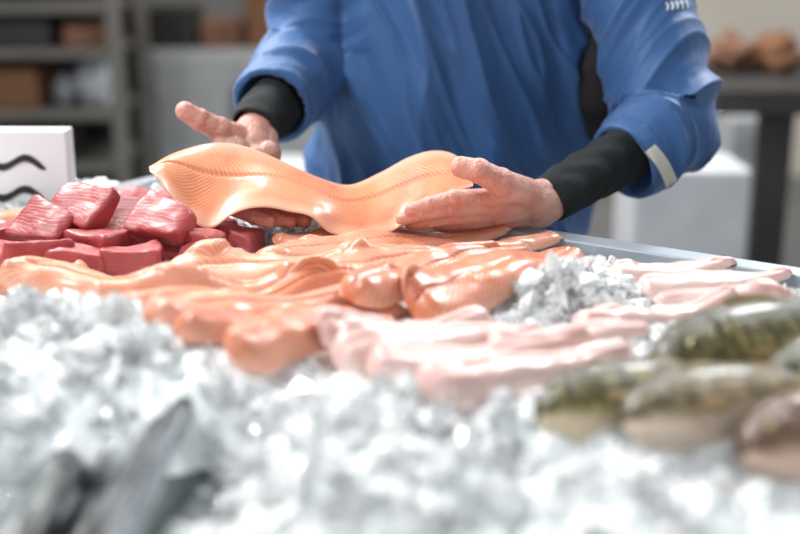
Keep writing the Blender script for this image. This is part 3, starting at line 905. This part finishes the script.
for i in range(len(jv)):
    p = Vector(jv[i]); nr_ = Vector(jn[i])
    best = 9; bs_ = 0; bt = 0
    for k, (a, b) in enumerate(segs):
        ab = b-a; t = max(0, min(1, (p-a).dot(ab)/ab.length_squared)); dd = (p-(a+ab*t)).length
        if dd < best: best = dd; bs_ = k; bt = t
    wt = min(1, max(0, (0.118-best)/0.03))
    a, b = segs[bs_]; ax = (b-a).normalized()
    al = (p-a).dot(ax); rel = p-a-ax*al
    warp = noise.noise_vector(p*5)*0.3
    q1 = Vector((al*13+rel.x*8+rel.z*7, rel.y*4, rel.z*4))+Vector((3.1, 0, 0))+warp
    crumple = 0.8+0.4*math.exp(-((bt-(1 if bs_ in (0, 2) else 0))**2)/0.15)
    calm = 0.35 if (bs_ in (1, 3) and bt > 0.75) else 1.0
    ds = (0.013*(ridge(q1, 2.5)-0.36)+0.0045*(ridge(Vector((q1.x*2.0+9, q1.y*1.6, q1.z*1.6)), 2.6)-0.3)+0.003*noise.noise(p*9))*crumple*calm
    wz = noise.noise_vector(p*3)*0.4
    q2 = Vector((p.x*13+p.z*4.0, p.y*3, p.z*2.2+p.x*1.2))+wz
    dt = 0.025*(ridge(q2, 2.7)-0.32)+0.009*(ridge(Vector((p.x*26+p.z*11, p.y*5, p.z*5.0))+wz*2, 2.8)-0.3)+0.008*noise.noise(p*5)
    disp = ds*wt+dt*(1-wt)
    q_ = p+nr_*disp
    newv[i] = q_[:]
for (a, e_, R0) in ((EL_L, SE_L, .059), (EL_R, SE_R, .060)):
    ax = (e_-a).normalized(); axn = np.array(ax[:])
    rel = newv-np.array(e_[:])
    al = rel@axn; rad = np.linalg.norm(rel-np.outer(al, axn), axis=1)
    capm = (al > -0.012) & (al < 0.03) & (rad < R0*0.80)
    newv[capm] -= axn[None]*0.035
def jacket_mat():
    m, nt, bs = newmat('blue_smock_cloth')
    n1 = ramp(nt, noise_(nt, 9, 4), [(0.3, 0.0), (0.7, 1.0)])
    c = mixc(nt, n1, (0.026, 0.100, 0.275), (0.033, 0.120, 0.315))
    nt.links.new(c, bs.inputs['Base Color'])
    bs.inputs['Roughness'].default_value = 0.58
    bs.inputs['Sheen Weight'].default_value = 0.2
    bs.inputs['Sheen Roughness'].default_value = 0.5
    h = math_(nt, 'ADD', math_(nt, 'MULTIPLY', noise_(nt, 30, 3), 0.9), math_(nt, 'MULTIPLY', noise_(nt, 700, 2), 0.12))
    bump(nt, bs, h, 0.5, 0.004)
    return m
jo = mk('smock', newv, jf, jacket_mat(), True, person)
bvh = BVHTree.FromPolygons([Vector(x) for x in newv], jf)
camp = Vector((0, 0, CAMZ))
def on_cloth(px, py, off):
    d_ = ray(px, py).normalized()
    hit = bvh.ray_cast(camp+d_*0.9, d_)
    if hit[0] is None: return None
    return hit[0]-d_*off
def cloth_patch(name, path, w, mat, parent=person, n=24, m=5, off=0.002, ymin=0):
    pts = catmull([Vector((a_, b_, 0)) for a_, b_ in path], n)
    vs = []; fs = []; okv = []
    tg = np.gradient(pts, axis=0); tg /= np.linalg.norm(tg, axis=1)[:, None]
    ws = w if isinstance(w, (list, tuple)) else [w]*2
    for i in range(n):
        wi = np.interp(i/(n-1), np.linspace(0, 1, len(ws)), ws)
        for j in range(m):
            o = (j/(m-1)-0.5)*wi
            h = on_cloth(pts[i][0]-tg[i][1]*o, pts[i][1]+tg[i][0]*o, off)
            g_ = h is not None and h.y > ymin
            okv.append(g_); vs.append(h[:] if g_ else (0, 0, 0))
    for i in range(n-1):
        for j in range(m-1):
            q_ = (i*m+j, i*m+j+1, (i+1)*m+j+1, (i+1)*m+j)
            if all(okv[k] for k in q_):
                ys = [vs[k][1] for k in q_]
                if max(ys)-min(ys) < 0.03: fs.append(q_)
    par = {}
    def find(x):
        while par.setdefault(x, x) != x: x = par[x]
        return x
    for f_ in fs:
        for k in f_[1:]: par[find(k)] = find(f_[0])
    groups = {}
    for f_ in fs: groups.setdefault(find(f_[0]), []).append(f_)
    if not groups: return None
    fs = max(groups.values(), key=len)
    used = sorted({k for f_ in fs for k in f_})
    mp_ = {k: i for i, k in enumerate(used)}
    return mk(name, [vs[k] for k in used], [tuple(mp_[k] for k in f_) for f_ in fs], mat, True, parent)
M_refl = plain('cream_reflective_band', (0.74, 0.72, 0.62), (0.68, 0.66, 0.57), 0.4)
cloth_patch('reflective_band', [(650, 148), (662, 163), (671, 182), (676, 203)], 13, M_refl, n=40, m=9, off=0.003)
M_black = plain('black_cloth_and_shade', (0.006, 0.006, 0.008), (0.010, 0.010, 0.012), 0.8)
# black solid added as the armpit shade between smock body and sleeve
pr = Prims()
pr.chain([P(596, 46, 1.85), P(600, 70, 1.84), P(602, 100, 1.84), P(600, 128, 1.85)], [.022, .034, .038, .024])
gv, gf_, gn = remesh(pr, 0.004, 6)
mk('armpit_shade', gv, gf_, M_black, True, person)
M_mark = plain('white_print', (0.75, 0.78, 0.82), rough=0.5)
for k in range(5):
    cloth_patch('printed_mark', [(666+k*5, 2-k*0.4), (668+k*5, 6), (667+k*5, 10-k*0.6)], 2.2, M_mark, n=8, m=3)
cloth_patch('small_tag', [(684, 96), (696, 97)], 4, M_black, n=8, m=3)

def knit_mat():
    m, nt, bs = newmat('black_knit')
    n1 = noise_(nt, 300, 2)
    nt.links.new(mixc(nt, n1, (0.004, 0.006, 0.007), (0.010, 0.014, 0.016)), bs.inputs['Base Color'])
    bs.inputs['Roughness'].default_value = 0.85
    bump(nt, bs, n1, 0.5, 0.002)
    return m
M_knit = knit_mat()
def cuff(a, b, ra, rb, name='knit_cuff'):
    ax = (b-a).normalized(); t = ax.orthogonal().normalized(); w_ = ax.cross(t)
    nl_, na = 60, 220; vs = []; fs = []
    Lc = (b-a).length
    def ringpt(u_, k, rsub=0):
        an = 2*math.pi*k/na
        r = ra+(rb-ra)*u_+0.00035*math.sin(an*55)+0.0014*math.sin(u_*Lc*150+math.sin(an*2)*2.6+math.sin(an)*3)*(0.8 if u_ < .9 else 0.2)+0.002*math.sin(an*3+u_*7)
        if u_ > 0.97: r -= (u_-0.97)/0.03*0.002
        return a+ax*(u_*Lc)+t*math.cos(an)*(r-rsub)+w_*math.sin(an)*(r-rsub)
    for i in range(nl_):
        for k in range(na): vs.append(ringpt(i/(nl_-1), k)[:])
    for i in range(nl_-1, nl_-12, -1):
        for k in range(na): vs.append(ringpt(i/(nl_-1), k, 0.0028)[:])
    R_ = nl_+11
    for i in range(R_-1):
        for k in range(na): fs.append((i*na+k, i*na+(k+1) % na, (i+1)*na+(k+1) % na, (i+1)*na+k))
    return mk(name, vs, fs, M_knit, True, person)
cuff(EL_L.lerp(W_L, .15), EL_L.lerp(W_L, 0.99), .042, .0320)
cuff(EL_R.lerp(W_R, .45), EL_R.lerp(W_R, 0.99), .043, .0355)
pr = Prims()
pr.loft([(CX, 1.95, .84, .175, .135), (CX, 1.95, .98, .18, .135), (CX, 1.95, 1.02, .175, .13)])
for sgn in (-1, 1):
    pr.chain([Vector((CX+sgn*.088, 1.95, .86)), Vector((CX+sgn*.098, 1.94, .50)), Vector((CX+sgn*.105, 1.97, .12))], [.10, .078, .068])
tv, tf, tn = remesh(pr, 0.01, 4)
mk('trousers', tv, tf, plain('dark_trousers', (0.02, 0.025, 0.035), rough=0.8), True, person)

# ------------------------------------------------------------------ setting
M_floor = plain('concrete_floor', (0.22, 0.22, 0.22), (0.17, 0.17, 0.17), 0.5, 3)
M_wall = plain('painted_wall', (0.26, 0.245, 0.23), (0.20, 0.19, 0.18), 0.7, 2)
M_walllight = plain('cream_wall', (0.80, 0.72, 0.62), (0.72, 0.65, 0.55), 0.7, 2)
fl = boxmesh('floor', -4.5, 4.5, -1.5, 7.0, -0.1, 0.0, M_floor, 0); fl['kind'] = 'structure'
wb = boxmesh('wall_back', -4.5, 1.0, 6.6, 6.8, 0, 3.2, M_wall, 0); wb['kind'] = 'structure'
wb2 = boxmesh('wall_rear', 1.0, 4.5, 6.6, 6.8, 0, 3.2, M_walllight, 0); wb2['kind'] = 'structure'
for o, l in ((fl, 'grey concrete floor'), (wb, 'dull grey painted wall'), (wb2, 'cream painted wall')):
    o['label'] = l
M_rack = plain('grey_rack_metal', (0.19, 0.175, 0.155), (0.14, 0.130, 0.118), 0.45, 5, 0.3)
M_darkrack = plain('dark_board', (0.042, 0.034, 0.028), (0.030, 0.025, 0.021), 0.6)
M_cart = plain('brown_carton', (0.20, 0.085, 0.035), (0.15, 0.065, 0.028), 0.8)
M_bag = plain('white_bag', (0.55, 0.56, 0.60), (0.42, 0.44, 0.48), 0.4)
M_dark = plain('dark_plastic', (0.020, 0.018, 0.017), (0.03, 0.027, 0.024), 0.5)
M_whitep = plain('pale_plastic', (0.58, 0.59, 0.61), (0.50, 0.51, 0.53), 0.4)
M_tan = plain('tan_sack', (0.22, 0.10, 0.06), (0.13, 0.06, 0.035), 0.8)

rk = empty('storage_rack', (P(40, 0, 4.4).x, 4.65, 0), "grey metal storage rack loaded with cartons and bags", "shelf")
xl = P(-110, 60, 4.4).x; xr = P(122, 60, 4.4).x
for px_ in (xl, xr-0.05):
    for yy in (4.4, 4.85):
        boxmesh('post', px_, px_+0.05, yy, yy+0.05, 0, 1.9, M_rack, 0.003, rk)
zs = [0.12, P(0, 165, 4.4).z, P(0, 112, 4.4).z, P(0, 50, 4.4).z, P(0, 5, 4.4).z, 1.45]
for z_ in zs[:-1]+[1.5]:
    boxmesh('shelf_board', xl+0.055, xr-0.055, 4.4, 4.9, z_-0.03, z_, M_rack, 0.003, rk)
boxmesh('back_panel', xl+0.055, xr-0.055, 4.91, 4.93, 0.1, 1.5, M_darkrack, 0.0, rk)
def shelfbox(name, pl, prr, pt_, zbot, mat, Y, lab, cat, dep=0.3):
    x0_ = P(pl, 60, Y).x; x1_ = P(prr, 60, Y).x; zt_ = P(60, pt_, Y).z
    o = boxmesh(name, x0_, x1_, Y+0.03, Y+dep, zbot+0.001, max(zt_, zbot+0.05), mat, 0.012)
    tag(o, lab, cat); return o
zb3 = zs[2]
shelfbox('carton', -60, 32, 70, zb3, M_cart, 4.42, "brown cardboard carton on the rack shelf", "box")
shelfbox('crate', -60, 60, 130, zs[1], M_dark, 4.42, "black plastic crate on the lower rack shelf", "crate")
shelfbox('crate', -50, 50, 20, zs[3], M_dark, 4.42, "dark plastic crate on the upper rack shelf", "crate")
shelfbox('crate', 62, 100, 25, zs[3], M_tan, 4.42, "tan plastic crate on the upper rack shelf", "crate")
def blob(name, c, r, sc, mat, lab, cat, amp=0.25):
    bm = bmesh.new(); bmesh.ops.create_icosphere(bm, subdivisions=4, radius=1)
    sd = Vector((random.random()*50, 0, 0)); vs = []
    for w_ in bm.verts:
        p = w_.co*(1+amp*noise.noise(w_.co*2+sd)); z_ = max(p.z, -0.75)
        vs.append((c[0]+p.x*r*sc[0], c[1]+p.y*r*sc[1], c[2]+(z_+0.75)*r*sc[2]))
    o = mk(name, vs, [[q_.index for q_ in f_.verts] for f_ in bm.faces], mat, True); bm.free()
    tag(o, lab, cat); return o
blob('plastic_bag', (P(84, 0, 4.5).x, 4.6, zb3+0.002), 0.085, (0.9, 0.8, 1.2), M_bag, "white plastic bag slumped on the rack shelf", "bag")
blob('plastic_bag', (P(50, 0, 4.5).x, 4.62, zb3+0.002), 0.055, (0.8, 0.8, 1.2), M_bag, "small white plastic bag on the rack shelf", "bag")
def bgbox(name, pl, prr, pt_, Y, mat, lab, cat, dep=0.5, bev=0.01):
    x0_ = P(pl, 60, Y).x; x1_ = P(prr, 60, Y).x; zt_ = P(60, pt_, Y).z
    o = boxmesh(name, x0_, x1_, Y, Y+dep, 0.0, zt_, mat, bev); tag(o, lab, cat); return o
def cabinet(pl, prr, pt_, Y, mat, lab, cat):
    x0_ = P(pl, 60, Y).x; x1_ = P(prr, 60, Y).x; zt_ = P(60, pt_, Y).z
    e = empty('storage_cabinet', ((x0_+x1_)/2, Y+0.3, 0), lab, cat)
    boxmesh('body', x0_, x1_, Y+0.02, Y+0.6, 0.0, zt_, mat, 0.008, e)
    xm = (x0_+x1_)/2
    for a_, b_ in ((x0_+0.02, xm-0.004), (xm+0.004, x1_-0.02)):
        dr = boxmesh('door', a_, b_, Y, Y+0.018, 0.06, zt_-0.03, mat, 0.004, e)
        boxmesh('handle', (b_ if a_ < xm-0.1 else a_)-0.03, (b_ if a_ < xm-0.1 else a_)+0.03-0.04, Y-0.03, Y-0.002, zt_-0.3, zt_-0.15, M_rack, 0.003, dr)
    return e, zt_
M_greyp = plain('light_grey_panel', (0.42, 0.43, 0.435), (0.34, 0.35, 0.355), 0.45)
_, zc = cabinet(150, 330, 50, 5.2, M_greyp, "light grey metal storage cabinet", "cabinet")
for (pl, prr, pt_, m_, lb) in ((130, 195, 8, M_dark, "dark carton standing on the grey cabinet"), (200, 240, 22, M_tan, "tan carton standing on the grey cabinet"), (246, 300, -20, M_cart, "brown carton standing on the grey cabinet")):
    shelfbox('carton', pl, prr, pt_, zc, m_, 5.2, lb, "box")
tb = empty('work_table', (P(770, 100, 3.6).x, 3.9, 0), "dark work table with black legs", "table")
xa = P(716, 100, 3.3).x; xb = xa+1.4
zt_ = P(790, 90, 3.3).z
tt = boxmesh('table_top', xa, xb, 3.3, 4.1, zt_-0.07, zt_, M_dark, 0.006, tb)
for (px_, yy) in ((P(768, 100, 3.3).x, 3.33), (xb-0.1, 3.33), (xa+0.05, 4.0), (xb-0.1, 4.0)):
    boxmesh('leg', px_, px_+0.09, yy, yy+0.06, 0, zt_-0.072, M_dark, 0.004, tb)
for (pl, prr, pt_, m_, lb) in ((712, 760, 22, M_tan, "brown paper sack on the dark work table"), (756, 806, 40, M_cart, "dark brown sack on the work table")):
    x0_ = P(pl, 60, 3.7).x; x1_ = P(prr, 60, 3.7).x
    blob('sack', ((x0_+x1_)/2, 3.75, zt_+0.002), (x1_-x0_)/2*0.95, (1, 1, 0.9), m_, lb, "sack", 0.5)
b1 = bgbox('storage_bin', 736, 765, 118, 4.3, M_whitep, "tall white plastic bin standing behind the table", "bin", 0.4)
b2 = bgbox('storage_bin', 640, 762, 170, 3.0, M_whitep, "pale grey plastic bin standing on the floor", "bin", 0.25)
b3 = bgbox('storage_bin', 240, 330, 175, 3.2, M_whitep, "pale plastic bin standing on the floor", "bin", 0.3)

# ------------------------------------------------------------------ light
w = bpy.data.worlds.new('World'); scene.world = w; w.use_nodes = True
bg = w.node_tree.nodes['Background']; bg.inputs[0].default_value = (0.87, 0.945, 1.0, 1); bg.inputs[1].default_value = 0.49
def area(loc, target, size, power, color=(1, 1, 1), sy=None):
    l = bpy.data.lights.new('unseen_lamp', 'AREA'); l.energy = power; l.color = color; l.size = size
    if sy: l.shape = 'RECTANGLE'; l.size_y = sy
    o = bpy.data.objects.new('unseen_lamp', l); o.location = loc
    o.rotation_euler = (Vector(target)-Vector(loc)).to_track_quat('-Z', 'Y').to_euler()
    COL.objects.link(o); return o
area((-1.5, 2.6, 2.8), (0, 1.25, 1.0), 0.6, 88, (1.0, 0.99, 0.97))
area((1.4, 2.9, 2.8), (0.1, 1.25, 1.0), 0.5, 56, (0.97, 0.99, 1.0))
area((-1.4, 0.8, 2.7), (0.1, 1.7, 1.1), 0.35, 34, (1, 1, 1))
area((0, 4.6, 2.9), (0, 5.0, 0), 1.5, 44, (1.0, 0.96, 0.9))
for (x_, y_) in ((-0.5, 3.2), (0.8, 3.4)):
    area((x_, y_, 2.9), (0, 0.9, 1.0), 0.12, 18, (1, 1, 1))  # small unseen lamps added for sparkle on the ice

# ------------------------------------------------------------------ camera
cd = bpy.data.cameras.new('camera'); cd.lens = 54; cd.sensor_width = 36; cd.sensor_fit = 'HORIZONTAL'
cd.dof.use_dof = True; cd.dof.focus_distance = 1.47; cd.dof.aperture_fstop = 1.7
cam = bpy.data.objects.new('camera', cd); cam.location = (0, 0, CAMZ)
cam.rotation_euler = (math.radians(90)-PITCH, 0, 0)
COL.objects.link(cam); scene.camera = cam
